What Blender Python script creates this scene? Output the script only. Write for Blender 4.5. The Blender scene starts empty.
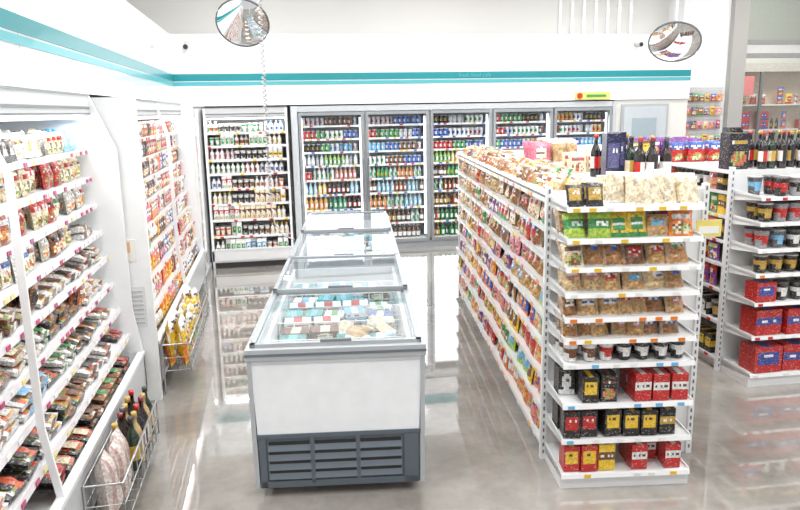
import bpy, math, random
import numpy as np
from mathutils import Matrix, Vector
S=bpy.context.scene
try:
    S.view_settings.view_transform='Standard'
    S.view_settings.look='None'
except Exception: pass

# ---------------------------------------------------------------- materials
def nodes(name):
    m=bpy.data.materials.new(name); m.use_nodes=True
    nt=m.node_tree; b=nt.nodes.get('Principled BSDF'); return m,nt,b
def mat(name,col,rough=.5,metal=0,coat=0,emit=0,spec=None):
    m,nt,b=nodes(name)
    b.inputs['Base Color'].default_value=(*col,1); b.inputs['Roughness'].default_value=rough
    b.inputs['Metallic'].default_value=metal; b.inputs['Coat Weight'].default_value=coat
    if emit:
        b.inputs['Emission Color'].default_value=(*col,1); b.inputs['Emission Strength'].default_value=emit
    return m
def vmat(name,rough=.4,coat=0,detail=.25,scale=70,metal=0,bump=0,prnt=0):
    m,nt,b=nodes(name); N=nt.nodes; L=nt.links
    a=N.new('ShaderNodeAttribute'); a.attribute_name='Col'
    tc=N.new('ShaderNodeTexCoord'); no=N.new('ShaderNodeTexNoise'); no.inputs['Scale'].default_value=scale; no.inputs['Detail'].default_value=3
    L.new(tc.outputs['Object'],no.inputs['Vector'])
    r=N.new('ShaderNodeMapRange'); r.inputs[1].default_value=.35; r.inputs[2].default_value=.65
    r.inputs[3].default_value=1-detail; r.inputs[4].default_value=1+detail*.6
    L.new(no.outputs['Fac'],r.inputs[0])
    mx=N.new('ShaderNodeVectorMath'); mx.operation='SCALE'
    L.new(a.outputs['Color'],mx.inputs[0]); L.new(r.outputs[0],mx.inputs['Scale'])
    out=mx.outputs[0]
    if prnt: # small crisp printed marks
        vo=N.new('ShaderNodeTexVoronoi'); vo.inputs['Scale'].default_value=110; mp=N.new('ShaderNodeMapping'); mp.inputs['Scale'].default_value=(1,1,2.2)
        L.new(tc.outputs['Object'],mp.inputs[0]); L.new(mp.outputs[0],vo.inputs['Vector'])
        sp=N.new('ShaderNodeSeparateColor'); L.new(vo.outputs['Color'],sp.inputs[0])
        g=N.new('ShaderNodeMath'); g.operation='GREATER_THAN'; g.inputs[1].default_value=.84; L.new(sp.outputs[0],g.inputs[0])
        ms=N.new('ShaderNodeMath'); ms.operation='MULTIPLY'; ms.inputs[1].default_value=prnt; L.new(g.outputs[0],ms.inputs[0])
        hs=N.new('ShaderNodeValToRGB'); hs.color_ramp.interpolation='CONSTANT'; e=hs.color_ramp.elements; e[0].color=(.85,.83,.78,1); e[1].position=.4; e[1].color=(.03,.02,.02,1)
        q=e.new(.8); q.color=(.6,.3,.03,1)
        L.new(sp.outputs[1],hs.inputs[0])
        mm=N.new('ShaderNodeMix'); mm.data_type='RGBA'; L.new(ms.outputs[0],mm.inputs[0]); L.new(out,mm.inputs[6]); L.new(hs.outputs[0],mm.inputs[7]); out=mm.outputs[2]
    L.new(out,b.inputs['Base Color'])
    b.inputs['Roughness'].default_value=rough; b.inputs['Coat Weight'].default_value=coat; b.inputs['Coat Roughness'].default_value=.08
    b.inputs['Metallic'].default_value=metal
    if bump:
        n2=N.new('ShaderNodeTexNoise'); n2.inputs['Scale'].default_value=38; n2.inputs['Detail'].default_value=2; n2.inputs['Distortion'].default_value=1.2
        L.new(tc.outputs['Object'],n2.inputs['Vector'])
        bp=N.new('ShaderNodeBump'); bp.inputs['Strength'].default_value=bump; bp.inputs['Distance'].default_value=.012
        L.new(n2.outputs['Fac'],bp.inputs['Height']); L.new(bp.outputs[0],b.inputs['Normal']); L.new(bp.outputs[0],b.inputs['Coat Normal'])
    return m
def glassmat(name,tint=(.97,.99,1),base=.035):
    m=bpy.data.materials.new(name); m.use_nodes=True; nt=m.node_tree; N=nt.nodes; N.clear()
    o=N.new('ShaderNodeOutputMaterial'); t=N.new('ShaderNodeBsdfTransparent'); t.inputs[0].default_value=(*tint,1)
    g=N.new('ShaderNodeBsdfGlossy'); g.inputs['Roughness'].default_value=.03
    f=N.new('ShaderNodeLayerWeight'); f.inputs[0].default_value=.5
    pw=N.new('ShaderNodeMath'); pw.operation='POWER'; pw.inputs[1].default_value=4.5; nt.links.new(f.outputs['Facing'],pw.inputs[0])
    ma=N.new('ShaderNodeMath'); ma.operation='MULTIPLY_ADD'; ma.inputs[1].default_value=.8; ma.inputs[2].default_value=base; nt.links.new(pw.outputs[0],ma.inputs[0])
    mx=N.new('ShaderNodeMixShader'); nt.links.new(ma.outputs[0],mx.inputs[0]); nt.links.new(t.outputs[0],mx.inputs[1]); nt.links.new(g.outputs[0],mx.inputs[2])
    nt.links.new(mx.outputs[0],o.inputs[0]); return m
M_shelf=vmat('white_powder_coated_steel',.35,.1,.02,8)
M_pack=vmat('printed_packaging',.35,.25,.2,75,prnt=.35)
M_film=vmat('plastic_film_packaging',.28,.5,.35,55,bump=.4,prnt=.18)
M_bottle=vmat('bottle_glass_and_labels',.12,.8,.12,40)
M_food=vmat('food_tray',.3,.4,.4,80,bump=.25,prnt=.35)
M_metal=vmat('brushed_aluminium_frame',.32,0,.04,10,.75)
M_gen=vmat('painted_parts',.4,.2,.03,10)
M_glass=glassmat('clear_glass'); M_lidglass=glassmat('freezer_lid_glass',(.96,.99,1),.06)
M_led=mat('led_tube',(1,1,1),.5,emit=2.2)
M_led2=mat('cooler_led',(.93,.97,1),.5,emit=3.5)
M_panel=mat('light_panel',(1,1,1),.5,emit=6)
M_mirror=mat('convex_mirror_glass',(.8,.82,.82),.04,1)
M_wall=mat('glossy_white_wall_panel',(.88,.89,.90),.08,coat=.5)
M_upper=mat('upper_wall_paint',(.70,.69,.66),.6)
M_ceil=mat('ceiling_paint',(.82,.82,.81),.7)
M_teal=mat('teal_stripe',(.008,.24,.27),.3,coat=.3)
M_teal2=mat('pale_teal_stripe',(.08,.40,.44),.3,coat=.3)
M_grey=mat('grey_frame',(.33,.34,.35),.4)

def floor_mat():
    m,nt,b=nodes('polished_concrete_floor'); N=nt.nodes; L=nt.links
    tc=N.new('ShaderNodeTexCoord')
    n1=N.new('ShaderNodeTexNoise'); n1.inputs['Scale'].default_value=.9; n1.inputs['Detail'].default_value=9; n1.inputs['Roughness'].default_value=.65; n1.inputs['Distortion'].default_value=.4
    n2=N.new('ShaderNodeTexNoise'); n2.inputs['Scale'].default_value=14; n2.inputs['Detail'].default_value=6
    L.new(tc.outputs['Object'],n1.inputs['Vector']); L.new(tc.outputs['Object'],n2.inputs['Vector'])
    cr=N.new('ShaderNodeValToRGB'); e=cr.color_ramp.elements
    e[0].position=.32; e[0].color=(.25,.226,.197,1); e[1].position=.68; e[1].color=(.48,.45,.413,1)
    L.new(n1.outputs['Fac'],cr.inputs[0])
    mx=N.new('ShaderNodeMix'); mx.data_type='RGBA'; mx.blend_type='MULTIPLY'; mx.inputs[0].default_value=.3
    L.new(cr.outputs[0],mx.inputs[6]); L.new(n2.outputs['Fac'],mx.inputs[7])
    L.new(mx.outputs[2],b.inputs['Base Color'])
    mr=N.new('ShaderNodeMapRange'); mr.inputs[3].default_value=.02; mr.inputs[4].default_value=.09
    L.new(n1.outputs['Fac'],mr.inputs[0]); L.new(mr.outputs[0],b.inputs['Roughness'])
    b.inputs['IOR'].default_value=1.6
    b.inputs['Coat Weight'].default_value=1; b.inputs['Coat Roughness'].default_value=.02
    bp=N.new('ShaderNodeBump'); bp.inputs['Strength'].default_value=.015; L.new(n1.outputs['Fac'],bp.inputs['Height']); L.new(bp.outputs[0],b.inputs['Normal'])
    return m
M_floor=floor_mat()

# ---------------------------------------------------------------- mesh builder
class T:
    def __init__(s): s.v=[];s.f=[];s.c=[];s.s=[];s.w=s.d=s.h=0
class MB:
    def __init__(s): s.V=[];s.F=[];s.C=[];s.S=[];s.M=[];s.n=0
    def raw(s,v,f,c,sm=False,m=0):
        v=np.asarray(v,float); s.V.append(v); n=s.n
        for i,q in enumerate(f):
            s.F.append(tuple(a+n for a in q)); s.C.append(c[i] if isinstance(c,list) else c); s.S.append(sm[i] if isinstance(sm,list) else sm); s.M.append(m)
        s.n+=len(v)
    def add(s,t,loc=(0,0,0),rz=0,rx=0,sc=1,m=0):
        v=t.v*sc
        if rx:
            c,q=math.cos(rx),math.sin(rx); v=np.stack([v[:,0],v[:,1]*c-v[:,2]*q,v[:,1]*q+v[:,2]*c],1)
        if rz:
            c,q=math.cos(rz),math.sin(rz); v=np.stack([v[:,0]*c-v[:,1]*q,v[:,0]*q+v[:,1]*c,v[:,2]],1)
        s.raw(v+np.array(loc),t.f,t.c,t.s,m)
    def box(s,x0,y0,z0,x1,y1,z1,col=(.85,.86,.86),m=0):
        v=[(x,y,z) for z in(z0,z1) for y in(y0,y1) for x in(x0,x1)]
        s.raw(v,[(0,2,3,1),(4,5,7,6),(0,1,5,4),(2,6,7,3),(0,4,6,2),(1,3,7,5)],col,False,m)
    def prism(s,poly,x0,x1,col,m=0):
        n=len(poly); v=[(x0,a,b) for a,b in poly]+[(x1,a,b) for a,b in poly]
        f=[tuple(range(n)),tuple(range(2*n-1,n-1,-1))]+[(i,n+i,n+(i+1)%n,(i+1)%n) for i in range(n)]
        s.raw(v,f,col,False,m)
    def prismy(s,poly,y0,y1,col,m=0):
        n=len(poly); v=[(a,y0,b) for a,b in poly]+[(a,y1,b) for a,b in poly]
        f=[tuple(range(n)),tuple(range(2*n-1,n-1,-1))]+[(i,n+i,n+(i+1)%n,(i+1)%n) for i in range(n)]
        s.raw(v,f,col,False,m)
    def tube(s,pts,r,col,n=6,m=0):
        pts=[Vector(p) for p in pts]; v=[];f=[]
        for i,p in enumerate(pts):
            d=(pts[min(i+1,len(pts)-1)]-pts[max(i-1,0)]).normalized()
            a=d.cross(Vector((0,0,1)) if abs(d.z)<.9 else Vector((1,0,0))).normalized(); b=d.cross(a)
            for k in range(n):
                t=2*math.pi*k/n; v.append(tuple(p+a*r*math.cos(t)+b*r*math.sin(t)))
        for i in range(len(pts)-1):
            for k in range(n):
                f.append((i*n+k,i*n+(k+1)%n,(i+1)*n+(k+1)%n,(i+1)*n+k))
        s.raw(v,f,col,True,m)
    def obj(s,name,mats,loc=(0,0,0),yaw=0,parent=None,bevel=0):
        me=bpy.data.meshes.new(name); V=np.concatenate(s.V) if s.V else np.zeros((0,3))
        me.from_pydata(V.tolist(),[],s.F)
        if not isinstance(mats,(list,tuple)): mats=[mats]
        for q in mats: me.materials.append(q)
        me.polygons.foreach_set('use_smooth',np.array(s.S,bool)); me.polygons.foreach_set('material_index',np.array(s.M,np.int32))
        at=me.color_attributes.new('Col','FLOAT_COLOR','CORNER')
        cnt=np.array([len(f) for f in s.F]); C=np.array([(*c[:3],1) for c in s.C],np.float32)
        at.data.foreach_set('color',np.repeat(C,cnt,0).ravel())
        me.validate(); me.update()
        o=bpy.data.objects.new(name,me); S.collection.objects.link(o)
        if parent: o.parent=parent
        else: o.location=loc; o.rotation_euler=(0,0,yaw)
        if bevel:
            b=o.modifiers.new('b','BEVEL'); b.width=bevel; b.segments=2; b.limit_method='ANGLE'
        return o
def fin(t,w,d,h): t.v=np.array(t.v,float); t.w=w;t.d=d;t.h=h; return t

W_=(.88,.88,.86)
FOODC=[(.55,.25,.08),(.75,.45,.15),(.30,.13,.05),(.85,.75,.55),(.65,.12,.05),(.25,.4,.08),(.9,.85,.75),(.8,.3,.08),(.12,.07,.05)]
def lum(c): return c[0]*.3+c[1]*.6+c[2]*.1
def patf(base,acc,acc2,style,r):
    rr=random.Random(r.random())
    cells={(i,j):rr.random() for i in range(12) for j in range(14)}
    fc=rr.sample(FOODC,3); txt=W_ if lum(base)<.45 else (.1,.06,.08); atx=W_ if lum(acc)<.45 else (.1,.05,.05)
    def f(u,v):
        k=cells[(int(u*11.99),int(v*13.99))]
        if style==0:
            c=acc if .40<v<.72 else base
            if .46<v<.64 and .15<u<.85 and k>.45: c=atx
        elif style==1:
            c=acc if v>.6 else base
            if .66<v<.82 and .12<u<.88 and k>.4: c=atx
            if v<.42 and (u-.5)**2/.12+(v-.25)**2/.04<1: c=fc[int(k*2.99)]
        elif style==2:
            c=acc if (abs(u-.5)<.34 and abs(v-.55)<.27) else base
            if abs(u-.5)<.25 and .55<v<.7 and k>.4: c=atx
        elif style==3:
            c=base
            if .68<v<.85 and .12<u<.88: c=acc if k<.75 else txt
            if v<.55 and (u-.5)**2/.15+(v-.3)**2/.055<1: c=fc[int(k*2.99)] if k<.8 else acc2
        else:
            c=acc if (u-.5)**2/.10+(v-.5)**2/.08<1 else base
            if v<.16: c=acc
            if .45<v<.58 and .2<u<.8 and k>.4: c=atx
        return c
    return f
def gridface(t,P,nu,nv,cf,sm=False):
    n0=len(t.v)
    for j in range(nv+1):
        for i in range(nu+1): t.v.append(P(i/nu,j/nv))
    for j in range(nv):
        for i in range(nu):
            a=n0+j*(nu+1)+i; t.f.append((a,a+1,a+nu+2,a+nu+1)); t.c.append(cf((i+.5)/nu,(j+.5)/nv)); t.s.append(sm)
def tbox(w,d,h,base,acc,r,acc2=None,style=None):
    t=T(); pf=patf(base,acc,acc2 or r.choice(FOODC),style if style is not None else r.randrange(5),r)
    gridface(t,lambda u,v:(-w/2+u*w,0,v*h),9,10,pf)
    gridface(t,lambda u,v:(-w/2,d-u*d,v*h),2,3,lambda u,v:base)
    gridface(t,lambda u,v:(w/2,u*d,v*h),2,3,lambda u,v:acc if .4<v<.7 else base)
    gridface(t,lambda u,v:(-w/2+u*w,v*d,h),3,2,lambda u,v:acc if .3<u<.6 else base)
    return fin(t,w*1.04,d*1.03,h)
def tpouch(w,th,h,cf,lump=0,r=random):
    t=T(); ph=r.random()*6
    def g(sgn):
        def P(u,v):
            fu=1-abs(2*u-1)**2.6; fv=(1-abs(2*v-1)**5)
            y=th/2*fu*fv*(1+lump*math.sin(u*9+ph)*math.cos(v*8+ph))
            x=(u-.5)*w*(1-.09*math.sin(math.pi*v))
            return (x,th/2-sgn*y,v*h)
        return P
    gridface(t,g(1),9,11,cf,True); gridface(t,g(-1),3,4,lambda u,v:cf(.1,.5),True)
    return fin(t,w*.98,th*1.05,h)
def tlathe(prof,n,cols,w=None):
    t=T()
    for (r_,z) in prof:
        for k in range(n):
            a=2*math.pi*k/n; t.v.append((r_*math.cos(a),r_*math.sin(a),z))
    for j in range(len(prof)-1):
        for k in range(n):
            t.f.append((j*n+k,j*n+(k+1)%n,(j+1)*n+(k+1)%n,(j+1)*n+k)); c=cols[j]
            if callable(c): c=c(k/n)
            t.c.append(c); t.s.append(True)
    j=len(prof)-1; t.f.append(tuple(j*n+k for k in range(n))); t.c.append(cols[-1] if not callable(cols[-1]) else cols[-1](0)); t.s.append(False)
    R=max(p[0] for p in prof)
    t=fin(t,2*R*1.05,2*R*1.05,prof[-1][1]); t.v[:,1]+=R; return t
def lab(c1,c2):
    return lambda k: c2 if (.62<k<.88 or .12<k<.38) else c1
def tbottle(r,h,body,label,label2,cap,n=10,neck=.33):
    return tlathe([(r*.9,0),(r,h*.04),(r,h*.2),(r,h*.48),(r,h*.58),(r*.75,h*.68),(r*neck,h*.78),(r*neck,h*.9),(r*neck*1.2,h*.9),(r*neck*1.2,h)],n,
        [body,body,lab(label,label2),body,body,body,body,cap,cap])
def tcan(r,h,c1,c2):
    return tlathe([(r*.85,0),(r,h*.05),(r,h*.3),(r,h*.65),(r,h*.93),(r*.85,h),(r*.8,h*.985)],10,[(.6,.6,.6),c1,lab(c2,c1),c1,(.7,.7,.7),(.6,.6,.6)])
def tcup(r,h,c1,c2,lid):
    return tlathe([(r*.72,0),(r*.78,h*.2),(r*.84,h*.45),(r*.9,h*.7),(r*.98,h*.93),(r*1.04,h*.94),(r*1.04,h)],12,[c1,lab(c1,c2),lab(c2,c2),c1,W_,lid,lid])
def tcarton(w,h,c,acc,cap):
    t=T(); hb=h*.78
    gridface(t,lambda u,v:(-w/2+u*w,0,v*hb),6,8,patf(c,acc,acc,random.randrange(3),random))
    gridface(t,lambda u,v:(-w/2,w-u*w,v*hb),1,1,lambda u,v:c); gridface(t,lambda u,v:(w/2,u*w,v*hb),1,1,lambda u,v:c)
    gridface(t,lambda u,v:(-w/2+u*w,v*w/2,hb+v*(h-hb)),2,1,lambda u,v:cap)
    gridface(t,lambda u,v:(-w/2+u*w,w-v*w/2,hb+v*(h-hb)),2,1,lambda u,v:cap)
    return fin(t,w*1.04,w*1.04,h)
def ttray(w,d,h,base,r,foods=None,lid=(.8,.8,.8)):
    t=T(); fc=foods or r.sample(FOODC,4)
    for (a,b,c_,d_) in (((-w/2,0),(w/2,0),0,0),((w/2,0),(w/2,d),0,0),((-w/2,d),(-w/2,0),0,0)):
        gridface(t,lambda u,v,a=a,b=b:(a[0]*(1-u)*(.86+.14*v)+b[0]*u*(.86+.14*v),a[1]*(1-u)+b[1]*u,v*h*.6),2,1,lambda u,v:base)
    cs={(i,j):r.choice(fc) for i in range(6) for j in range(6)}; hs={(i,j):r.random() for i in range(8) for j in range(8)}
    def P(u,v):
        e=min(u,1-u,v,1-v); return (-w/2+u*w,v*d,h*.6+(h*.4*hs[(int(round(u*6)),int(round(v*5)))] if e>.05 else 0))
    gridface(t,P,6,5,lambda u,v: base if min(u,1-u,v,1-v)<.09 else cs[(int(u*3.99),int(v*3.99))],True)
    lx=r.uniform(-.2,.2)*w; lw=r.uniform(.25,.5)
    gridface(t,lambda u,v:(lx-w*lw/2+u*w*lw,d*(.1+.45*v),h*1.02),2,2,lambda u,v: lid)
    gridface(t,lambda u,v:(lx-w*lw/2+u*w*lw,-.002,v*h),2,2,lambda u,v: lid)
    return fin(t,w*1.03,d*1.03,h*1.04)
def ttri(w,d,h,c,acc,r):
    t=T(); 
    def P(u,v): 
        return ((u-.5)*w*(1-v*.85),0,v*h)
    gridface(t,P,6,7,patf(c,acc,acc,2,r)); 
    gridface(t,lambda u,v:(-w/2*(1-v*.85),d-u*d,v*h),1,2,lambda u,v:c); gridface(t,lambda u,v:(w/2*(1-v*.85),u*d,v*h),1,2,lambda u,v:c)
    gridface(t,lambda u,v:((u-.5)*w*.15,v*d,h),1,1,lambda u,v:c)
    return fin(t,w*1.02,d*1.05,h)

def fill(B,x0,x1,y0,depth,z,kinds,hmax,r,rows=None,tilt=0,reps=(1,4),gap=.006,jit=.012,m=0,fillf=1.0,slope=0,stack=False):
    x=x0; fails=0
    while x<x1-.03 and fails<6:
        xs=x
        t=r.choice(kinds); sc=min(1,hmax/t.h); w=t.w*sc+gap; d=t.d*sc+.004
        k=r.randint(*reps); nr=max(1,min(rows or 99,int((depth)/d)))
        ns=max(1,int(hmax/(t.h*sc))) if stack else 1
        if stack: ns=min(ns,stack)
        for _ in range(k):
            if x+w>x1: break
            if r.random()<fillf:
                nn=nr if r.random()<.8 else max(1,nr-1)
                st=0 if r.random()<.9 else 1
                for q in range(min(st,nn-1),nn):
                    yy=y0+q*d+r.uniform(0,jit)
                    for s_ in range(max(1,ns-(r.random()<.35))):
                        B.add(t,(x+w/2+r.uniform(-1,1)*jit*.3,yy,z+slope*(yy-y0)+s_*t.h*sc),r.uniform(-1,1)*jit*6,-tilt*r.uniform(.75,1.2),sc*r.uniform(.93,1.0),m)
            x+=w
        if x==xs: fails+=1
R=random.Random(23); random.seed(5)
RED=(.55,.02,.02);YEL=(.85,.55,.03);GRN=(.04,.30,.07);BLU=(.03,.11,.45);BLK=(.015,.013,.015);ORG=(.85,.22,.02);PNK=(.75,.2,.3);BRN=(.18,.065,.025);TAN=(.65,.42,.22);SKY=(.18,.48,.75);CRM=(.82,.72,.52);PUR=(.2,.04,.3);LIM=(.42,.6,.06);NAVY=(.015,.02,.08);WHT=(.83,.83,.81);GLD=(.55,.35,.06)
ALLC=[RED,YEL,GRN,BLU,ORG,PNK,BRN,WHT,SKY,CRM,PUR,LIM,RED]
def pick(n=2,l=ALLC): return R.sample(l,n)
SNACK=[tpouch(R.uniform(.14,.2),.06,R.uniform(.18,.25),patf(*pick(2),R.choice(FOODC),R.choice([1,3,3,4,2]),R),.15,R) for _ in range(28)]
ORSN=[tpouch(.17,.08,.22,patf(R.choice([ORG,YEL,RED,ORG]),R.choice([WHT,BRN,YEL]),TAN,R.randrange(5),R),.15,R) for _ in range(6)]
def breadcf():
    br=R.choice([(.30,.12,.035),(.50,.23,.06),(.20,.07,.022),(.60,.34,.12),(.40,.18,.05),(.66,.45,.22),(.5,.28,.1)])
    lb=R.choice([WHT,WHT,RED,YEL,GRN,WHT,CRM,SKY,ORG,RED,PNK]); film=(.62,.53,.42); tx=W_ if lum(lb)<.45 else R.choice([RED,BRN,GRN,BLU])
    ly=R.uniform(.45,.62); lh=R.uniform(.2,.32); ks={(i,j):R.uniform(.6,1.35) for i in range(10) for j in range(12)}
    lw=R.uniform(.18,.3)
    def f(u,v):
        k=ks[(int(u*9.99),int(v*11.99))]
        if v<.09 or v>.91: return film
        if ly<v<ly+lh and lw<u<1-lw: return tx if (k>1.0 and ly+.05<v<ly+lh-.05) else lb
        if u<.1 or u>.9: return tuple(.5*a+.5*b for a,b in zip(film,br))
        return tuple(min(.9,a*k) for a in br)
    return f
BREAD=[tpouch(R.uniform(.12,.16),.085,R.uniform(.14,.18),breadcf(),.35,R) for _ in range(26)]
def beigecf():
    ks={(i,j):R.uniform(.6,1.1) for i in range(8) for j in range(10)}
    b=R.choice([(.72,.52,.3),(.6,.38,.18),(.8,.66,.45)])
    return lambda u,v: W_ if v<.08 or v>.92 else tuple(min(.92,a*ks[(int(u*7.99),int(v*9.99))]) for a in b)
BEIGE=[tpouch(.14,.08,.22,beigecf(),.3,R) for _ in range(5)]
DARKP=[tpouch(.115,.05,.15,patf(BLK,R.choice([RED,GLD,WHT]),BRN,R.choice([2,0,4]),R),.1,R) for _ in range(4)]
YELP=[tpouch(.14,.06,.16,patf(R.choice([YEL,LIM,YEL]),R.choice([WHT,BRN,GRN]),BRN,R.randrange(5),R),.1,R) for _ in range(4)]
MIXS=[tpouch(.14,.07,.16,patf(a,b,BRN,s,R),.15,R) for a,b,s in((RED,YEL,3),(WHT,BRN,3),(YEL,WHT,1),(BRN,CRM,4),(ORG,WHT,3),(CRM,RED,3),(CRM,BRN,3))]
COF=[tbox(.10,.12,.17,b,a,R,style=s) for b,a,s in((BLK,RED,2),(BLK,GLD,0),(BRN,YEL,2),(RED,WHT,0),(BLK,WHT,4),(GLD,WHT,1),(RED,YEL,2),(YEL,BRN,0),(BLK,BRN,3),(BLK,YEL,2))]
YBOX=[tbox(.13,.14,.18,YEL,b,R,style=s) for b,s in((RED,2),(BRN,0),(WHT,4))]
RBOX=[tbox(.25,.2,.22,(.5,.015,.015),(.04,.06,.3),R,WHT,0),tbox(.25,.2,.22,(.52,.02,.02),(.04,.06,.3),R,WHT,2),tbox(.25,.2,.22,(.5,.015,.015),(.03,.05,.25),R,WHT,4)]
CUPN=[tcup(.048,.12,c,d,l) for c,d,l in((WHT,BRN,BLK),(BLK,WHT,WHT),(BRN,CRM,WHT),(WHT,RED,WHT),(BLK,ORG,YEL),(BLK,GLD,(.1,.1,.1)),(BRN,WHT,BLK))]
BIGCUP=[tcup(.06,.15,c,d,l) for c,d,l in((BLK,RED,(.1,.1,.1)),(BLK,WHT,(.05,.05,.05)),(BLK,ORG,BLK),((.15,.15,.16),WHT,(.5,.5,.5)),(NAVY,WHT,BLK),(BLK,GLD,(.6,.6,.6)),((.40,.41,.43),BLK,(.6,.6,.6)),(BRN,WHT,BLK),((.3,.3,.32),RED,(.05,.05,.05)),((.10,.11,.12),SKY,(.5,.5,.5)))]
DAIRY=[tbottle(.032,.17,WHT,c,d,e) for c,d,e in((RED,WHT,RED),(GRN,WHT,GRN),(YEL,WHT,YEL),(WHT,BLU,BLU),(CRM,BRN,WHT),(PNK,WHT,PNK),(GRN,RED,WHT))]+\
      [tcarton(.07,.2,c,d,e) for c,d,e in((WHT,GRN,WHT),(WHT,RED,WHT),(SKY,WHT,WHT),(WHT,BLU,WHT),(CRM,BRN,CRM),(YEL,WHT,YEL),(WHT,YEL,WHT))]+[tcup(.036,.13,c1,c,d) for c1,c,d in((WHT,BRN,WHT),(WHT,RED,WHT),(GRN,WHT,WHT),(WHT,BLK,WHT),(ORG,WHT,WHT))]
BEER=[tbottle(.036,.25,b,l,k,c) for b,l,k,c in(((.02,.2,.06),WHT,RED,(.7,.7,.7)),((.01,.14,.03),GRN,WHT,WHT),((.16,.07,.01),WHT,GLD,GLD),((.2,.09,.02),RED,WHT,RED),((.35,.55,.6),SKY,WHT,WHT),((.03,.30,.12),YEL,GRN,GRN),((.45,.2,.04),WHT,ORG,WHT),((.45,.55,.52),WHT,GRN,GRN),((.14,.06,.02),WHT,WHT,WHT))]
SODA=[tbottle(.036,.24,b,l,k,c,neck=.45) for b,l,k,c in(((.03,.015,.01),RED,WHT,RED),((.45,.62,.7),SKY,WHT,WHT),((.7,.35,.08),ORG,WHT,WHT),((.35,.55,.15),GRN,WHT,GRN),((.8,.65,.25),YEL,WHT,WHT),((.65,.7,.72),WHT,WHT,BLU),((.6,.3,.2),PNK,WHT,WHT),((.2,.1,.05),BLK,GLD,BLK),((.02,.3,.14),GRN,WHT,WHT),((.7,.75,.7),GRN,WHT,WHT))]
CAN=[tcan(.034,.14,a,b) for a,b in((RED,WHT),(BLU,WHT),((.55,.57,.6),RED),(BLK,GLD),(GRN,WHT),(WHT,BLU),(GLD,RED),(SKY,WHT),((.55,.57,.6),WHT),((.55,.57,.6),BLU),(WHT,GRN),(BRN,WHT))]
WINE=[tbottle(.038,.31,b,l,k,c,12,.36) for b,l,k,c in(((.015,.01,.012),WHT,RED,RED),((.01,.03,.015),CRM,GLD,BLK),((.02,.012,.01),WHT,BLK,(.25,.01,.02)),((.012,.012,.02),GLD,BLK,GLD),((.02,.01,.01),WHT,WHT,(.1,.1,.12)))]
ROSE=[tbottle(.038,.3,(.65,.45,.2),WHT,GLD,GLD,12,.36)]
SAND=[ttri(.13,.07,.14,W_,c,R) for c in(TAN,GRN,RED,YEL)]+[ttri(.11,.05,.13,c,W_,R) for c in(BLK,BLK,RED,GRN,SKY)]
ROLL=[tpouch(.12,.07,.16,patf(R.choice([WHT,CRM,W_]),R.choice([TAN,BRN,CRM,PNK,GRN,SKY,RED]),R.choice(FOODC),R.choice([3,1]),R),.3,R) for _ in range(10)]+BREAD[:3]
MEAL=[ttray(R.uniform(.15,.21),R.uniform(.15,.2),R.uniform(.04,.06),R.choice([BLK,BLK,BLK,(.2,.08,.03),BRN,WHT,WHT]),R,lid=R.choice([WHT,RED,YEL,BLK,CRM,WHT,BRN,GRN,SKY,WHT])) for _ in range(26)]
MEATS=[ttray(.2,.16,.045,R.choice([BLK,WHT,BLK]),R,[(.42,.06,.04),(.25,.035,.02),(.6,.25,.15),(.7,.5,.35)],lid=R.choice([WHT,RED,CRM])) for _ in range(8)]
MIX=[tpouch(R.uniform(.12,.16),.05,R.uniform(.15,.19),patf(*pick(2,[BLK,BRN,RED,WHT,CRM,WHT,W_,BLU,RED,(.4,.1,.04),(.5,.48,.42)]),R.choice(FOODC),3 if R.random()<.6 else 2,R),.25,R) for _ in range(16)]
COLDP=[tbox(R.uniform(.08,.12),.05,R.uniform(.14,.18),*pick(2,[RED,WHT,BLK,ORG,YEL,BRN,CRM,GRN,WHT]),R) for _ in range(7)]+[tpouch(.12,.04,.18,patf(*pick(2,[RED,WHT,PNK,ORG,WHT,BLK,BRN,CRM]),R.choice(FOODC),R.randrange(5),R),.2,R) for _ in range(9)]

# ---------------------------------------------------------------- camera
h=2.25; f=700.0; p=.204; ro=-.018; th=.174
cc,ss=math.cos(th),math.sin(th)
def rm(v): return Vector((v[0]*cc+v[1]*ss,-v[0]*ss+v[1]*cc,v[2]))
Fv=Vector((0,math.cos(p),-math.sin(p)));U0=Vector((0,math.sin(p),math.cos(p)));R0=Vector((1,0,0))
Rv=math.cos(ro)*R0+math.sin(ro)*U0; Uv=-math.sin(ro)*R0+math.cos(ro)*U0
Rr,Ur,Fr=rm(Rv),rm(Uv),rm(Fv)
cd=bpy.data.cameras.new('camera'); cam=bpy.data.objects.new('camera',cd); S.collection.objects.link(cam)
cam.matrix_world=Matrix(((Rr.x,Ur.x,-Fr.x,0),(Rr.y,Ur.y,-Fr.y,0),(Rr.z,Ur.z,-Fr.z,h),(0,0,0,1)))
cd.sensor_width=36; cd.lens=36*f/800; cd.clip_start=.05; S.camera=cam

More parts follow.
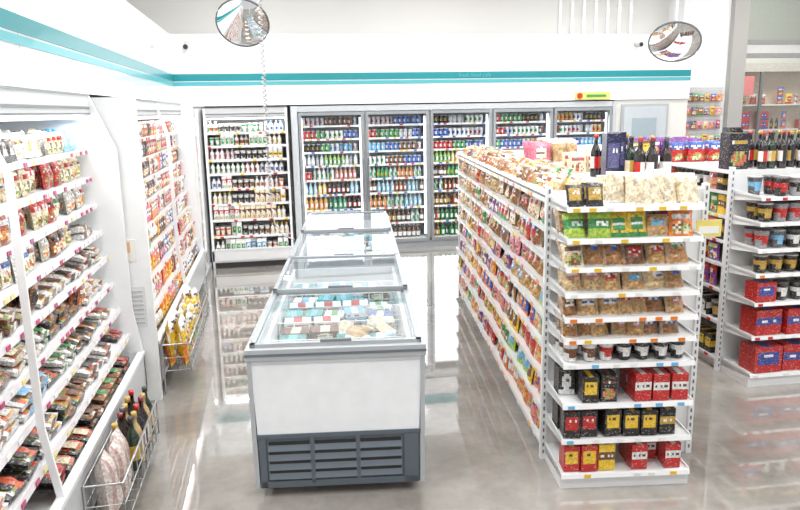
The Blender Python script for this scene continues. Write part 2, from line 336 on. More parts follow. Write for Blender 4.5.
# ---------------------------------------------------------------- room
def simple(name,boxes,m,bevel=0,parent=None):
    B=MB()
    for b in boxes: B.box(*b)
    return B.obj(name,m,parent=parent,bevel=bevel)
simple('floor',[(-3,-3,-.1,14,18,0)],M_floor)
simple('ceiling',[(-2.5,-1,4.6,10.6,12.2,4.7)],M_ceil)
simple('wall_left',[(-2.5,-1,0,-2.4,12.2,4.6)],M_upper)
simple('wall_back',[(-2.4,12.1,0,8.0,12.2,4.6)],M_upper)
simple('wall_bulkhead_left',[(-2.4,-1,2.42,-1.44,11.3,3.42)],M_wall)
simple('wall_bulkhead_back',[(-2.4,11.3,2.36,7.1,12.1,3.42)],M_wall)
simple('wall_corner',[(-2.4,9.55,0,-1.0,11.3,2.42)],M_wall)
simple('baseboard_corner',[(-1.0,9.55,0,-.985,10.4,.1)],M_grey)
simple('wall_right_of_coolers',[(5.76,11.34,0,7.1,12.1,2.36)],M_upper)
simple('wall_entrance_side',[(7.1,11.62,0,8.0,12.1,4.6)],M_wall)
for (z0,z1,mm,nm) in((2.665,2.72,M_teal2,'a'),(2.735,2.84,M_teal,'b')):
    simple('trim_stripe_left_'+nm,[(-1.44,-1,z0,-1.432,11.3,z1)],mm)
    simple('trim_stripe_back_'+nm,[(-1.432,11.292,z0,7.1,11.3,z1)],mm)
simple('trim_seams_left',[(-1.44,y,2.43,-1.438,y+.008,3.4) for y in (2.2,3.4,4.6,5.8,7,8.2,9.4,10.6)],mat('seam_grey',(.5,.52,.52),.5))
simple('trim_seams_back',[(x,11.297,2.37,x+.01,11.3,3.4) for x in (.0,1.3,2.6,3.9,5.2,6.5)],mat('seam',(.7,.72,.72),.5))
simple('trim_upper_slats',[(5.0+i*.22,12.05,3.42,5.05+i*.22,12.1,4.6) for i in range(7)],M_wall)

# ---------------------------------------------------------------- open refrigerated case
def tags(B,x0,x1,y,z,cols,r,w=.05,h_=.024,gap=.09,fr=.8):
    x=x0+.03
    while x<x1-w:
        if r.random()<fr: B.box(x,y-.004,z,x+w,y,z+h_,r.choice(cols))
        x+=w+gap*r.uniform(.4,1.2)
def open_case(name,loc,yaw,W,D,H,shelves,ends,dividers,tagc,basecol=(.55,.56,.57),lipc=(.85,.86,.86),slope=0):
    B=MB()
    yb=shelves[0][1]
    B.box(0,D-.04,0,W,D,H,(.8,.81,.82))
    B.box(0,yb-.02,.09,W,D-.04,shelves[0][0]-.03,(.8,.81,.81)); B.box(.02,yb+.05,0,W-.02,D-.05,.09,(.05,.05,.05))
    B.box(0,yb-.05,.12,W,yb-.02,shelves[0][0]+.05,basecol)
    B.box(0,yb-.06,shelves[0][0]+.05,W,yb-.01,shelves[0][0]+.075,(.75,.76,.77))
    yt=shelves[-1][1]
    B.prism([(yt-.06,H-.14),(yt-.06,H),(D-.04,H),(D-.04,H-.05),(yt+.06,H-.16)],0,W,(.62,.63,.64))
    B.box(0,yt-.066,H-.10,W,yt-.06,H-.085,(.2,.21,.22)); B.box(0,yt-.066,H-.14,W,yt-.06,H-.13,(.15,.16,.17)); B.box(0,yt-.066,H-.01,W,yt-.06,H,(.3,.31,.32))
    B.box(.03,yt-.02,H-.17,W-.03,yt+.02,H-.15,(1,1,1),1)
    fr=[(yb-.02,0.0),(yb-.05,.12),(yb-.05,shelves[0][0]+.06)]+[(min(y-.005,yb),z) for z,y in shelves[2::2]]+[(yt-.06,H)]
    for x in ends: B.prism([(D,0)]+fr+[(D,H)],x-.015,x+.015,(.86,.87,.88))
    for x in dividers:
        B.prism(fr+[(a+.035,b) for a,b in fr[::-1]],x-.008,x+.008,(.86,.87,.88))
    for z,y in shelves[1:]:
        B.prism([(y,z-.014),(y,z),(D-.04,z+slope*(D-.04-y)),(D-.04,z-.014+slope*(D-.04-y))],0,W,(.78,.79,.79))
        B.prism([(y-.018,z-.022),(y-.012,z+.014),(y,z+.014),(y,z-.022)],0,W,lipc)
        tags(B,0,W,y-.018,z-.02,tagc,R)
        B.box(.03,y+.015,z-.022,W-.03,y+.03,z-.014,(1,1,1),1)
    return B.obj(name,[M_shelf,M_led],loc,yaw)

shA=[(.36,0),(.58,.05),(.79,.10),(1.0,.13),(1.20,.15),(1.40,.17),(1.60,.19),(1.80,.21),(2.0,.22)]
LA=(-1.14,1.9,0); WA=3.62
open_case('refrigerated_display_case',LA,math.pi/2,WA,.80,2.40,shA,[.015,WA-.015],[1.45],[(.5,.05,.15),WHT,(.8,.7,.3),WHT,(.4,.03,.15)],lipc=(.72,.69,.71),slope=.2)
B=MB(); a,b=.05,WA-.05
KA=[MEATS+MEAL,MEATS+MEAL,MEAL,MEAL+MIX[:6],MEAL+MIX,MIX+ROLL+MEAL[:8],MIX+ROLL+SAND[:3],ROLL+SAND+MIX[:5],SAND+ROLL]
for i,(z,y) in enumerate(shA):
    nh=((shA[i+1][0]-z) if i<8 else .17)*.80
    fill(B,a,b,y+.012,.5,z+.014,KA[i],nh,R,rows=3,tilt=-.22 if i<5 else .1,slope=.22,reps=(1,3),stack=2,jit=.02)
B.obj('ready_meal_packs',M_food,LA,math.pi/2)
shB=[(.40,0),(.64,.03),(.86,.06),(1.07,.09),(1.27,.11),(1.47,.13),(1.66,.15),(1.85,.16),(2.03,.17)]
LB=(-1.04,5.62,0); WB=3.9
open_case('refrigerated_display_case',LB,math.pi/2,WB,.80,2.38,shB,[.015,WB-.015],[1.95],[RED,WHT,YEL,WHT],lipc=(.66,.64,.65))
B=MB()
for i,(z,y) in enumerate(shB):
    nh=((shB[i+1][0]-z) if i<8 else .17)*.88
    fill(B,.05,WB-.05,y+.012,.4,z+.003,COLDP+MIX+ORSN[:3],nh,R,rows=3,stack=2,reps=(1,3))
B.obj('chilled_snack_packs',M_pack,LB,math.pi/2)
B=MB(); B.box(-1.9,5.545,0,-.99,5.60,2.38,(.82,.83,.83)); B.box(-1.24,5.538,.62,-1.04,5.545,.95,(.7,.71,.72))
for i in range(8): B.box(-1.22,5.532,.65+i*.036,-1.06,5.538,.665+i*.036,(.5,.51,.52))
B.box(-1.2,5.536,1.15,-1.08,5.545,1.32,(.8,.78,.72)); B.box(-1.19,5.533,1.22,-1.12,5.537,1.30,(.7,.45,.25))
B.obj('display_case_end_panel',M_gen)

def wire_basket(name,x0,y0,z0,x1,y1,z1,yn=6,col=(.5,.51,.52),mm=None,legx=None):
    B=MB(); r=.004
    for z in(z0,(z0+z1)/2,z1): B.tube([(x0,y0,z),(x1,y0,z),(x1,y1,z),(x0,y1,z),(x0,y0,z)],r if z<z1 else .007,col,5)
    for i in range(yn+1):
        y=y0+(y1-y0)*i/yn; B.tube([(x0,y,z1),(x0,y,z0),(x1,y,z0),(x1,y,z1)],r,col,4)
    for i in range(3):
        x=x0+(x1-x0)*i/2; B.tube([(x,y0,z1),(x,y0,z0),(x,y1,z0),(x,y1,z1)],r,col,4)
    if legx is not None:
        for y in(y0,y1): B.tube([(legx,y,0),(legx,y,z1)],.007,col,6)
    return B.obj(name,mm or M_metal)
wire_basket('wire_snack_basket',-.975,5.66,.20,-.76,7.2,.42,12,legx=-.975)
B=MB()
for j in range(3):
    fill(B,.03,1.5,.0,.19,.21+j*.08,ORSN+YELP[:2],.22,R,rows=2,tilt=.12,jit=.03)
B.obj('orange_snack_bags',M_film,(-.775,5.68,0),math.pi/2)
wire_basket('wire_bottle_basket',-1.08,3.6,.10,-.88,4.70,.34,9,legx=-1.08)
B=MB()
for i in range(12):
    B.add(WINE[i%5] if i%3 else ROSE[0],(-1.02+.08*(i%2),4.10+.047*i,.12),0,R.uniform(-.15,.08),1.1)
B.obj('wine_bottles',M_bottle)
B=MB(); tb=tpouch(.15,.12,.36,lambda u,v:(.70,.60,.55) if int(u*20)%3 else (.5,.33,.3),.2,R)
for i in range(3): B.add(tb,(-.91+.02*(i%2),3.69+.13*i,.12),R.uniform(-.2,.2)+1.57,-.05)
B.obj('netted_gift_bags',M_film)

# ---------------------------------------------------------------- open dairy case
shC=[(.22,0),(.47,.03),(.71,.05),(.94,.07),(1.16,.09),(1.38,.11),(1.58,.12),(1.78,.13),(1.97,.14)]
LC=(-.97,10.42,0); WC=1.19
open_case('refrigerated_dairy_case',LC,0,WC,.86,2.33,shC,[.02,WC-.02],[],[RED,WHT,YEL,WHT,RED],basecol=(.8,.81,.82),lipc=(.76,.74,.74))
B=MB()
for i,(z,y) in enumerate(shC):
    nh=(shC[i+1][0]-z) if i<8 else .2
    fill(B,.05,WC-.05,y+.015,.4,z+.003,DAIRY,nh*.9,R,rows=3,reps=(2,5),stack=False,gap=.003)
B.obj('dairy_drinks',M_pack,LC,0)

# ---------------------------------------------------------------- glass door coolers
DW=1.062; LX=.39
B=MB(); n=5; Wt=DW*n
TOP=2.25
B.box(0,.70,0,Wt,.76,2.33,(.85,.87,.9)); B.box(0,.03,0,Wt,.7,.14,(.75,.76,.78)); B.box(0,0.0,TOP,Wt,.7,2.34,(.55,.57,.59))
B.box(0,0,0,Wt,.03,.10,(.35,.37,.39))
B.box(-.1,-.02,0,0,.76,2.34,(.6,.62,.64)); B.box(Wt,-.02,0,Wt+.06,.76,2.34,(.5,.52,.54))
zz=[.12,.40,.66,.91,1.15,1.38,1.60,1.81,2.02]
for i in range(n):
    if i: B.box(i*DW-.035,0.03,.10,i*DW+.035,.1,TOP,(.5,.52,.54))
    if i: B.box(i*DW-.01,.1,.12,i*DW+.01,.7,TOP,(.85,.87,.9))
    for z in zz:
        B.box(i*DW+.02,.14,z-.012,i*DW+DW-.02,.68,z,(.85,.86,.88)); B.box(i*DW+.03,.13,z-.02,i*DW+DW-.03,.14,z+.012,(.85,.85,.85))
        tags(B,i*DW+.03,i*DW+DW-.03,.13,z-.014,[RED,WHT,YEL,BLU],R)
    for sx in(.055,DW-.075):
        B.box(i*DW+sx,.08,.2,i*DW+sx+.02,.1,2.15,(1,1,1),1)
cool=B.obj('glass_door_beverage_cooler',[M_shelf,M_led2],(LX,11.32,0))
B=MB()
for i in range(n):
    a=i*DW+.015;b=(i+1)*DW-.015; fw=.045
    for (x0,z0,x1,z1) in((a,.10,a+fw,2.24),(b-fw,.10,b,2.24),(a+fw,.10,b-fw,.15),(a+fw,2.19,b-fw,2.24)): B.box(x0,-.03,z0,x1,0.015,z1,(.42,.44,.46))
    hx=b-fw/2-.01 if i%2==0 else a+fw/2-.005
    B.box(hx,-.075,.8,hx+.018,-.055,1.5,(.3,.3,.32)); B.box(hx,-.06,.82,hx+.018,-.03,.84,(.3,.3,.32)); B.box(hx,-.06,1.46,hx+.018,-.03,1.48,(.3,.3,.32))
B.obj('door_frames',M_metal,parent=cool)
B=MB()
for i in range(n):
    a=i*DW+.06;b=(i+1)*DW-.06; B.raw([(a,-.008,.15),(b,-.008,.15),(b,-.008,2.19),(a,-.008,2.19)],[(0,1,2,3)],(1,1,1))
B.obj('door_glass',M_glass,parent=cool)
B=MB()
for i in range(n):
    for j,z in enumerate(zz):
        nh=(zz[j+1]-z) if j<8 else .22
        k=(BEER if i in(1,2) else SODA) if j<5 else (CAN if j!=5 or i%2 else SODA)
        if i==2 and j<3: k=BEER[:4]
        fill(B,i*DW+.06,(i+1)*DW-.06,.16,.3,z+.002,k+(CAN[:2] if j>3 else []),nh*.94,R,rows=2,reps=(2,5),gap=.004)
B.obj('bottled_and_canned_drinks',M_bottle,(LX,11.32,0))
B=MB(); B.box(5.86,11.29,0,6.72,11.338,2.28,(.4,.42,.44)); B.box(5.9,11.28,.05,6.68,11.29,2.24,(.5,.54,.57)); B.box(6.56,11.24,1.0,6.6,11.28,1.15,(.3,.3,.3)); B.box(6.05,11.273,1.35,6.5,11.28,2.05,(.33,.4,.44))
B.obj('door_1',M_gen)

# ---------------------------------------------------------------- chest freezers
FL=(-.210,3.906,0); FY=-.118
def chest(name,y0,L):
    w=1.01; B=MB(); A=(.46,.48,.50); Wc=(.88,.89,.90)
    B.box(.02,y0+.02,.10,w-.02,y0+L-.02,.46,Wc)
    B.prismy([(.02,.46),(.0,.86),(.075,.86),(.075,.46)],y0+.02,y0+L-.02,Wc); B.prismy([(w-.02,.46),(w,.86),(w-.075,.86),(w-.075,.46)],y0+.02,y0+L-.02,Wc)
    B.box(.075,y0+.02,.46,w-.075,y0+.08,.86,Wc); B.box(.075,y0+L-.08,.46,w-.075,y0+L-.02,.86,Wc)
    for (ya,yb_) in((y0-.005,y0+.02),(y0+L-.02,y0+L)):
        B.prismy([(.03,.40),(.012,.86),(w-.012,.86),(w-.03,.40)],ya,yb_,(.92,.94,.96))
    B.prismy([(.0,.06),(-.008,.86),(.018,.86),(.028,.06)],y0-.012,y0+.03,A); B.prismy([(w,.06),(w+.008,.86),(w-.018,.86),(w-.028,.06)],y0-.012,y0+.03,A)
    for (x0,ya,x1,yb_) in((-.015,y0-.02,w+.015,y0+.05),(-.015,y0+L-.06,w+.015,y0+L-.002),(-.015,y0+.05,.05,y0+L-.06),(w-.05,y0+.05,w+.015,y0+L-.06)):
        B.box(x0,ya,.86,x1,yb_,.925,A)
    B.box(-.018,y0-.024,.885,w+.018,y0-.02,.90,(.15,.17,.2))
    B.box(.02,y0-.012,.835,w-.02,y0-.005,.86,(.6,.62,.64))
    DG=(.105,.13,.155)
    B.box(.03,y0-.0,.06,w-.03,y0+.02,.40,DG); B.prismy([(.02,.375),(.02,.40),(w-.02,.40),(w-.02,.375)],y0-.012,y0,DG)
    for gx in (.09,.36,.63):
        B.box(gx,y0-.003,.105,gx+.24,y0,.35,(.012,.014,.016))
        for k in range(4):
            z=.115+k*.06
            B.prism([(y0-.014,z),(y0-.002,z+.036),(y0-.002,z+.028),(y0-.012,z-.004)],gx-.005,gx+.245,(.14,.17,.2))
    B.box(.035,y0-.012,.06,.075,y0,.38,DG);B.box(w-.12,y0-.012,.06,w-.035,y0,.38,DG)
    for gx in(.335,.605): B.box(gx,y0-.012,.08,gx+.022,y0,.38,DG)
    B.box(.04,y0-.012,.06,w-.04,y0,.1,DG)
    for x in(.1,w-.1):
        for y in(y0+.12,y0+L-.12):
            wheel=tlathe([(.035,-.015),(.035,.015)],12,[(.05,.05,.05),(.05,.05,.05)])
            v=wheel.v.copy(); v[:,1]-=.035; v=np.stack([v[:,2],v[:,0],v[:,1]+.036],1); B.raw(v+np.array((x,y,0)),wheel.f,(.04,.04,.04),True)
            B.box(x-.025,y-.03,.045,x+.025,y+.03,.10,(.4,.4,.4))
    e=B.obj(name,M_gen,FL,FY)
    B=MB(); Gl=MB()
    def lid(ya,yb_,z):
        for (x0,a,x1,b) in((.01,ya,w-.01,ya+.035),(.01,yb_-.035,w-.01,yb_),(.01,ya,.04,yb_),(w-.04,ya,w-.01,yb_)): B.box(x0,a,z,x1,b,z+.022,(.5,.52,.54))
        Gl.raw([(.04,ya+.03,z+.012),(w-.04,ya+.03,z+.012),(w-.04,yb_-.03,z+.012),(.04,yb_-.03,z+.012)],[(0,1,2,3)],(1,1,1))
        B.box(w/2-.09,ya+.006,z+.022,w/2+.09,ya+.03,z+.036,(.3,.31,.33))
    lid(y0+.02,y0+L/2+.03,.925); lid(y0+L/2-.03,y0+L-.03,.95)
    B.obj('lid_frames',M_metal,parent=e); Gl.obj('lid_glass',M_lidglass,parent=e)
    B=MB()
    k=int(L/.4)
    for i in range(1,k):
        y=y0+.08+(L-.16)*i/k
        for z in(.5,.58,.66,.74,.82): B.tube([(.08,y,z),(w-.08,y,z)],.004,(.85,.86,.86),4)
        for j in range(9): B.tube([(.08+j*(w-.16)/8,y,.47),(.08+j*(w-.16)/8,y,.82)],.004,(.85,.86,.86),4)
    B.obj('basket_dividers',M_gen,parent=e)
    return e
chest('chest_freezer',0,2.42); chest('chest_freezer',2.46,2.75)
FRZ=[tbox(R.uniform(.12,.2),R.uniform(.12,.2),R.uniform(.05,.08),b,a,R) for b,a in((SKY,WHT),((.02,.3,.32),WHT),(WHT,BLU),(BLU,WHT),(WHT,GRN),(PNK,WHT),(BRN,CRM),(WHT,RED),((.03,.35,.35),SKY),(WHT,SKY),(CRM,WHT))]
TEALB=[tbox(.18,.2,.07,(.01,.20,.20),(.1,.5,.5),R,WHT,0),tbox(.18,.2,.07,(.02,.25,.27),WHT,R,WHT,2),tbox(.18,.2,.07,(.01,.12,.14),(.02,.3,.32),R,WHT,0)]
B=MB()
for (a,b,kinds,nl) in((.1,.75,TEALB+TEALB+FRZ[:2],4),(.75,1.15,TEALB+FRZ,4),(1.15,2.3,FRZ,4),(2.56,5.1,FRZ,4)):
    y=a
    while y<b-.18:
        for l in range(nl):
            fill(B,.09,.92,y,.2,.462+l*.08,kinds,.08,R,rows=1,reps=(1,2),jit=.02,fillf=1 if l<2 else .8)
        y+=.21
for i in range(5): B.add(BEIGE[i%5],(.58+.07*i-.1*(i%2),.60+.1*(i%3),.79),R.uniform(-1,1),-1.3,.8)
B.obj('frozen_food_packs',M_pack,FL,FY)

# ---------------------------------------------------------------- gondola shelving
def gondola(name,loc,yaw,w,l,H,rows,capx,caprows,tagc,captags):
    B=MB(); c=(.84,.85,.85)
    B.box(w/2-.02,0.1,.02,w/2+.02,l,H,c); B.box(.04,.1,0,w-.04,l-.03,.09,(.8,.8,.8))
    B.box(.02,l-.03,0,w-.02,l,H,c)
    B.box(.02,.08,0,w-.0,.11,H,c)
    for x in(-.01,w-.02):
        B.box(x,.06,0,x+.035,.10,H+.03,(.82,.83,.84))
        for i in range(int(H/.05)): B.box(x+.012,.058,.04+i*.05,x+.022,.06,.065+i*.05,(.15,.15,.16))
    for (z) in rows:
        B.box(0,.1,z-.02,w,l-.02,z,c)
        for sx in(-1,1):
            xo=-.012 if sx<0 else w
            B.box(xo,.1,z-.018,xo+.012,l-.02,z+.008,(.72,.73,.73))
    for z in rows:
        y=.2
        while y<l-.2:
            if R.random()<.7: B.box(-.016,y,z-.018,-.012,y+.05,z+.006,R.choice(tagc))
            y+=.06+R.uniform(.03,.1)
    B.box(0,.1,H-.03,w,l-.02,H-.01,c)
    x0,x1=capx
    for n_,(z,d) in enumerate(caprows):
        yf=.08-d
        B.box(x0,yf,z-.022,x1,.08,z-.002,c); B.prism([(yf-.014,z-.026),(yf-.006,z+.002),(yf,z+.002),(yf,z-.026)],x0,x1,(.86,.86,.86))
        for x in(x0,x1-.006): B.prism([(yf,z-.022),(.08,z-.06),(.08,z+.02),(yf,z+.012)],x,x+.006,c)
        tags(B,x0,x1,yf-.011,z-.024,captags[n_%len(captags)],R,w=.04,gap=.11,h_=.02,fr=.75)
    zb,db=caprows[0]
    B.box(x0,.08-db+.01,0,x1,.08,zb-.02,(.84,.84,.84))
    return B.obj(name,M_shelf,loc,yaw)
GL=(1.611,3.932,0); GY=-.13; gw=.98; gl=4.45; gh=1.75
rowsG=[.11,.34,.56,.77,.97,1.16,1.34,1.52,1.70]
capG=[(.10,.40),(.314,.385),(.535,.385),(.78,.37),(.93,.37),(1.06,.37),(1.206,.37),(1.356,.37),(1.52,.37),(1.70,.36)]
gondola('gondola_shelving',GL,GY,gw,gl,gh,rowsG,(.02,.80),capG,[WHT,WHT,YEL,(.6,.08,.08),ORG],[[WHT,YEL],[SKY,WHT],[SKY,SKY,WHT],[SKY,WHT],[ORG,YEL],[ORG,ORG],[WHT,YEL],[WHT,YEL],[YEL,WHT],[WHT,YEL]])
def gl_face(L,yaw,pt):
    c,s=math.cos(yaw),math.sin(yaw); return (L[0]+pt[0]*c-pt[1]*s, L[1]+pt[0]*s+pt[1]*c,0)
B=MB(); Bp=MB(); x0,x1=.03,.79
def F(k): return .08-capG[k][1]+.012
fill(Bp,x0,x0+.22,F(0),.35,.102,[COF[6],COF[3]],.18,R,rows=2,reps=(2,2)); fill(Bp,x0+.22,x0+.42,F(0),.35,.102,[YBOX[1],COF[7]],.17,R,rows=2); fill(Bp,x0+.42,x1,F(0),.35,.102,[COF[3],COF[6],COF[8]],.16,R,rows=2)
fill(Bp,x0,x0+.25,F(1),.35,.316,[COF[8],COF[0]],.18,R,rows=2);fill(Bp,x0+.25,x1,F(1),.35,.316,[COF[4],COF[9],COF[1]],.19,R,rows=2,reps=(2,3))
fill(Bp,x0,x0+.42,F(2),.35,.537,[COF[0],COF[4],COF[9],COF[8]],.2,R,rows=2,reps=(1,2));fill(Bp,x0+.42,x1,F(2),.35,.537,YBOX+[COF[3]],.21,R,rows=2)
fill(Bp,x0,x1,F(3),.35,.782,CUPN,.12,R,rows=3,reps=(1,3),gap=.002)
Bp.obj('instant_coffee_boxes',M_pack,GL,GY)
for k in (4,5,6,7,8):
    gaph=capG[k+1][0]-capG[k][0]
    for (ya,ti,lift) in ((F(k)-.006,.38,0),(F(k)+.10,.45,.02)):
        fill(B,x0,x1+.01,ya,.36,capG[k][0]+.002+lift,(BREAD*2+MIXS) if k!=8 else BREAD[:8]+YELP+MIXS,gaph*1.02,R,rows=1,tilt=ti,reps=(1,2),jit=.035,gap=-.02)
fill(B,x0,x0+.27,F(9),.3,1.702,DARKP,.14,R,rows=2,tilt=.3,jit=.02,gap=0); fill(B,x0+.27,x1+.05,F(9),.3,1.702,BEIGE,.21,R,rows=3,tilt=.55,jit=.06,reps=(2,4),gap=-.03)
B.obj('packaged_bread',M_film,GL,GY)
LFp=gl_face(GL,GY,(0,gl,0))
B=MB()
kk=[SNACK,SNACK,SNACK,SNACK+BREAD[:8],BREAD+SNACK,BREAD+SNACK[:10],BREAD+SNACK[:6]+MIXS,BREAD+SNACK[4:8]+MIXS,BREAD+MIXS]
for i,z in enumerate(rowsG):
    nh=(rowsG[i+1]-z)*.97 if i<8 else .17
    fill(B,.06,gl-.14,-.004,.4,z+.002,kk[i],nh,R,rows=3 if i==8 else 2,tilt=.15 if i<8 else .5,reps=(1,3),jit=.03,gap=-.008)
fill(B,.1,gl-.3,.10,.3,1.745,BREAD+SNACK[:8]+MIXS,.15,R,rows=2,tilt=.8,jit=.06,gap=-.01)
B.obj('snack_and_bread_bags',M_film,LFp,GY-math.pi/2)
RFp=gl_face(GL,GY,(gw,.12,0))
B=MB()
for i,z in enumerate(rowsG[:-1]):
    fill(B,.06,gl-.2,.015,.4,z+.002,SNACK+COF,(rowsG[i+1]-z)*.9,R,rows=1,reps=(1,4))
B.obj('assorted_snacks',M_pack,RFp,GY+math.pi/2)
B=MB()
for i,(x,y) in enumerate(((.66,.42),(.75,.44),(.84,.45),(.70,.56),(.80,.58),(.88,.60))): B.add(WINE[(i*2)%5],(x,y,1.742),R.uniform(0,6))
for i in range(4): B.add(WINE[(i)%5],(.60+.075*i,1.0,1.742),0)
B.obj('wine_bottles',M_bottle,GL,GY)
B=MB()
nb=tbox(.1,.1,.33,NAVY,(.1,.1,.25),R,style=2)
B.add(nb,(.58,.60,1.742)); B.add(nb,(.68,.78,1.742)); 
fill(B,.5,.95,1.3,.9,1.742,YELP+MIXS+BEIGE,.2,R,rows=5,tilt=.2,jit=.06); fill(B,.45,.95,2.3,1.9,1.742,SNACK[:10]+YELP+BEIGE,.22,R,rows=8,tilt=.2,jit=.06,fillf=.8)
B.obj('gift_boxes_and_snack_bags',M_film,GL,GY)
B=MB(); B.box(.80,-.20,1.50,.95,-.195,1.60,(.85,.7,.2)); B.box(.815,-.203,1.52,.935,-.20,1.56,(.9,.9,.85)); B.box(.79,-.2,1.53,.80,-.19,1.55,(.7,.7,.7))
B.obj('shelf_price_card',M_gen,GL,GY)

G2=(3.66,5.08,0); G2Y=-.03
rows2=[.11,.43,.71,.93,1.13,1.34,1.54,1.72]
cap2=[(.11,.40),(.42,.38),(.70,.38),(.93,.37),(1.13,.37),(1.34,.37),(1.54,.36)]
gondola('gondola_shelving',G2,G2Y,1.2,4.4,1.72,rows2[:-1],(.03,1.17),cap2,[WHT,RED,YEL],[[RED,WHT],[RED,WHT],[ORG,RED],[ORG,WHT]])
B=MB()
def F2(k): return .08-cap2[k][1]+.012
fill(B,.06,1.16,F2(0),.3,.112,RBOX,.24,R,rows=1,reps=(1,1),gap=.01); fill(B,.06,1.16,F2(1),.3,.422,RBOX,.22,R,rows=1,reps=(1,1),gap=.01)
fill(B,.05,1.15,F2(2),.35,.702,RBOX[:2]+BIGCUP[:2]+[COF[3],COF[0]],.16,R,rows=2,reps=(1,2))
for k in(3,4,5,6): fill(B,.05,1.15,F2(k),.35,cap2[k][0]+.002,BIGCUP+(COF[:2] if k==3 else []),.165,R,rows=2,reps=(1,3),gap=0)
B.obj('instant_noodle_cups_and_boxes',M_pack,G2,G2Y)
B=MB()
LF2=gl_face(G2,G2Y,(0,4.4,0))
for i,z in enumerate(rows2[:-1]): fill(B,.06,4.25,.01,.4,z+.002,SNACK+BIGCUP+COF,(rows2[i+1]-z)*.88,R,rows=1,reps=(1,4))
B.obj('assorted_groceries',M_pack,LF2,G2Y-math.pi/2)
B=MB()
for i in range(10): B.add(WINE[i%5],(.38+.09*i,.2+.02*(i%2),1.712))
for i in range(10): B.add((WINE+ROSE)[(i*3)%6],(.38+.09*i,.38,1.712))
B.obj('wine_bottles',M_bottle,G2,G2Y)
B=MB(); B.add(tbox(.18,.14,.3,(.012,.012,.03),GLD,R,style=3),(.17,.25,1.712)); B.add(tbox(.12,.12,.34,(.012,.012,.02),(.1,.1,.15),R,style=2),(.30,.5,1.712))
fill(B,.05,.9,1.1,.5,1.712,COF+YBOX+SNACK[:6],.2,R,rows=3,jit=.05); fill(B,.05,1.0,2.0,1.9,1.712,RBOX[1:2]+YBOX+SNACK+COF,.22,R,rows=8,jit=.05)
B.obj('boxed_gift_sets',M_pack,G2,G2Y)

B=MB(); B.box(7.15,11.56,0,7.9,11.60,2.55,(.6,.61,.62)); B.box(7.15,11.35,0,7.9,11.56,.08,(.6,.61,.62))
for j in range(5):
    for i in range(6):
        t=R.choice(SNACK); B.add(t,(7.22+i*.12,11.48,1.35+j*.24),0,0,.62)
        B.tube([(7.22+i*.12,11.56,1.35+j*.24+.16),(7.22+i*.12,11.45,1.35+j*.24+.165)],.004,(.6,.6,.6),4)
B.obj('pegboard_snack_display',M_pack)

# ---------------------------------------------------------------- mirrors, cctv, cord, sign
def convex_mirror(name,pos,face,R_,pole_to=None):
    B=MB(); n=28; v=[(0,-.10*R_/.3,0)]; f_=[]
    rings=6
    for j in range(1,rings+1):
        a=j/rings; 
        for k in range(n):
            t=2*math.pi*k/n; v.append((R_*a*math.cos(t),-.10*R_/.3*(1-a*a),R_*a*math.sin(t)))
    for k in range(n): f_.append((0,1+k,1+(k+1)%n))
    for j in range(rings-1):
        for k in range(n): f_.append((1+j*n+k,1+(j+1)*n+k,1+(j+1)*n+(k+1)%n,1+j*n+(k+1)%n))
    B.raw(v,f_,(1,1,1),True,0)
    rim=[(R_*1.0*math.cos(2*math.pi*k/n),.004,R_*1.0*math.sin(2*math.pi*k/n)) for k in range(n+1)]
    B.tube(rim,.012,(.12,.12,.13),6,1)
    B.raw([(R_*math.cos(2*math.pi*k/n),.02,R_*math.sin(2*math.pi*k/n)) for k in range(n)],[tuple(range(n))],(.2,.2,.2),False,1)
    B.box(-.03,.02,-.03,.03,.09,.03,(.3,.3,.3),1)
    o=B.obj(name,[M_mirror,M_gen],pos); 
    d=Vector(face).normalized(); o.rotation_euler=(-d).to_track_quat('Y','Z').to_euler()
    if pole_to:
        Pq=MB(); inv=o.rotation_euler.to_matrix().inverted(); 
        Pq.tube([inv@Vector(a) for a in [Vector((0,0,0))-d*.07]+[Vector(q)-Vector(pos) for q in pole_to]],.014,(.7,.7,.7),8)
        Pq.obj('bracket',M_gen,parent=o)
    return o
convex_mirror('convex_security_mirror',(-.26,8.1,3.20),(-.15,-1,-.75),.28,[(-.26,8.25,4.6)])
convex_mirror('convex_security_mirror',(4.10,6.85,2.88),(-.6,-1,-1.15),.25,[(4.2,6.95,4.6)])
def cctv(name,pos,w):
    B=MB(); B.box(-.04,.06,-.05,.04,.08,.05,(.6,.6,.6)); B.tube([(0,.06,0),(0,.0,-.02)],.014,(.6,.6,.6),8)
    B.tube([(0,.03,-.04),(0,-.12,-.06)],.04,(.5,.5,.5),12); B.tube([(0,-.119,-.06),(0,-.124,-.061)],.036,(.02,.02,.02),12)
    B.raw([(.036*math.cos(k*.5236),-.124,-.06+.036*math.sin(k*.5236)) for k in range(12)],[tuple(range(12))],(.02,.02,.02))
    return B.obj(name,M_gen,pos,w)
cctv('security_camera',(6.05,11.218,3.3),0); cctv('security_camera',(-1.2,11.218,3.28),0)
zt=4.6
B=MB(); pts=[]; x,y=-.06,7.15
N_=420
for i in range(N_):
    t=i/(N_-1); z=zt-(zt-1.35)*t; an=i*1.05
    pts.append((x+.018*math.cos(an),y+.018*math.sin(an),z))
B.tube(pts,.007,(.5,.5,.5),5)
B.tube([(x,y,1.35),(x+.03,y-.03,1.15),(x+.12,y-.05,1.02),(x+.22,y-.05,.975)],.008,(.5,.5,.5),6)
B.obj('coiled_power_cord',M_gen)
B=MB(); B.box(5.0,11.27,2.37,5.62,11.285,2.49,(.7,.62,.15)); 
B.raw([(5.08+.05*math.cos(k*.3927),11.265,2.43+.05*math.sin(k*.3927)) for k in range(16)],[tuple(range(16))],RED)
B.box(5.2,11.265,2.41,5.55,11.27,2.45,GRN); B.obj('notice_sign',M_gen)
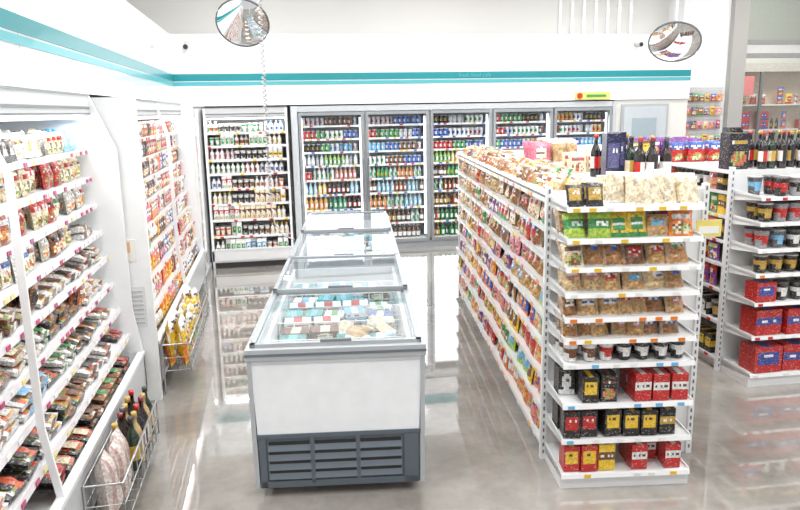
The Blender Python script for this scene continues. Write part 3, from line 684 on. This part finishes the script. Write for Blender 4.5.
tc=bpy.data.curves.new('wall_lettering','FONT'); tc.body='fresh food cafe'; tc.size=.09; tc.extrude=.002; to=bpy.data.objects.new('wall_lettering',tc); S.collection.objects.link(to)
to.location=(3.0,11.288,2.76); to.rotation_euler=(math.pi/2,0,0); tc.materials.append(M_teal2)

# ---------------------------------------------------------------- entrance
B=MB(); B.box(8.0,11.5,0,8.28,11.9,4.6,(.42,.42,.41)); B.obj('column',mat('column_grey',(.40,.39,.37),.35,coat=.3))
B=MB(); g=(.3,.3,.29)
for x in(8.28,9.6,10.45): B.box(x,11.6,0,x+.05,11.68,4.6,g)
for z in(0,3.05,3.28,4.5): B.box(8.28,11.6,z,10.51,11.68,z+.08,g)
B.box(8.28,11.61,3.13,10.51,11.67,3.28,(.62,.62,.6))
win=B.obj('window_1',M_gen)
B=MB(); B.raw([(8.3,11.63,.05),(10.5,11.63,.05),(10.5,11.63,3.05),(8.3,11.63,3.05)],[(0,1,2,3)],(1,1,1))
B.obj('pane',glassmat('entrance_glass',(.85,.9,.88),.10),parent=win)
B=MB(); B.raw([(8.3,11.63,3.36),(10.5,11.63,3.36),(10.5,11.63,4.5),(8.3,11.63,4.5)],[(0,1,2,3)],(1,1,1))
B.obj('transom_pane',glassmat('transom_glass',(.45,.50,.46),.15),parent=win)
B=MB(); B.box(7,16,0,16,16.1,7,(.60,.58,.54)); B.obj('wall_across_corridor',M_gen)
# lit shop window across the corridor: frames, shelves and displayed goods
B=MB(); B.box(9.0,15.5,3.0,14.5,15.95,3.2,(.55,.5,.45)); B.box(9.0,15.5,0,14.5,15.95,.3,(.3,.3,.3)); B.box(9.0,15.93,.3,14.5,15.95,3.0,(.75,.62,.5))
for x in(9.0,10.3,11.6,12.9,14.2): B.box(x,15.5,.3,x+.07,15.56,3.0,(.16,.15,.15))
for z in(1.0,1.6,2.2): B.box(9.1,15.62,z,14.2,15.93,z+.03,(.8,.8,.8))
B.box(10.5,15.47,2.45,11.4,15.5,2.9,(.75,.2,.2)); B.box(9.3,15.47,2.5,9.9,15.5,2.9,(.8,.75,.3))
for (z) in(.33,1.035,1.635,2.235): fill(B,9.15,14.1,15.66,.22,z,SNACK+COF+YBOX+RBOX+WINE+CUPN+BEIGE,.45,R,rows=1,reps=(1,2),gap=.06,stack=2,fillf=.85)
B.obj('shop_window_display',M_pack)

# ---------------------------------------------------------------- lights
def area(name,loc,rot,sx,sy,power,col=(1,1,1)):
    l=bpy.data.lights.new(name,'AREA'); l.shape='RECTANGLE'; l.size=sx; l.size_y=sy; l.energy=power; l.color=col
    o=bpy.data.objects.new(name,l); S.collection.objects.link(o); o.location=loc; o.rotation_euler=rot
    return o
for y in(1.2,3.4,5.6,7.8,10.0):
    for x in(-.3,2.6,5.5,8.4):
        B=MB(); B.box(-.62,-.32,0,.62,.32,.05,(.8,.8,.8)); B.box(-.58,-.28,-.006,.58,.28,0,(1,1,1),1)
        o=B.obj('ceiling_light_panel',[M_gen,M_panel],(x,y,4.54))
        l=area('panel_lamp',(0,0,-.02),(0,0,0),1.16,.56,37,(1,.998,.99)); l.parent=o
for (x,y0,y1) in((-1.42,1.95,5.45),(-1.26,5.7,9.45)):
    area('case_lamp',(x,(y0+y1)/2,2.2),(0,0,math.pi/2),y1-y0,.06,14,(1,1,1))
area('case_lamp',(-.37,10.6,2.15),(0,0,0),1.1,.06,9)
for i in range(5):
    area('cooler_lamp',(LX+(i+.5)*DW,11.40,1.15),(math.pi/2,0,math.pi),.9,1.9,15,(.94,.98,1))
area('corridor_fill_light',(11,13.6,5.5),(0,0,0),3,2,260,(1,.98,.95))  # added fill light without a fixture, brightens the view through the entrance glass
w=bpy.data.worlds.new('world'); S.world=w; w.use_nodes=True; w.node_tree.nodes['Background'].inputs[0].default_value=(.98,.99,1,1); w.node_tree.nodes['Background'].inputs[1].default_value=.78
print('faces',sum(len(o.data.polygons) for o in S.objects if o.type=='MESH'))
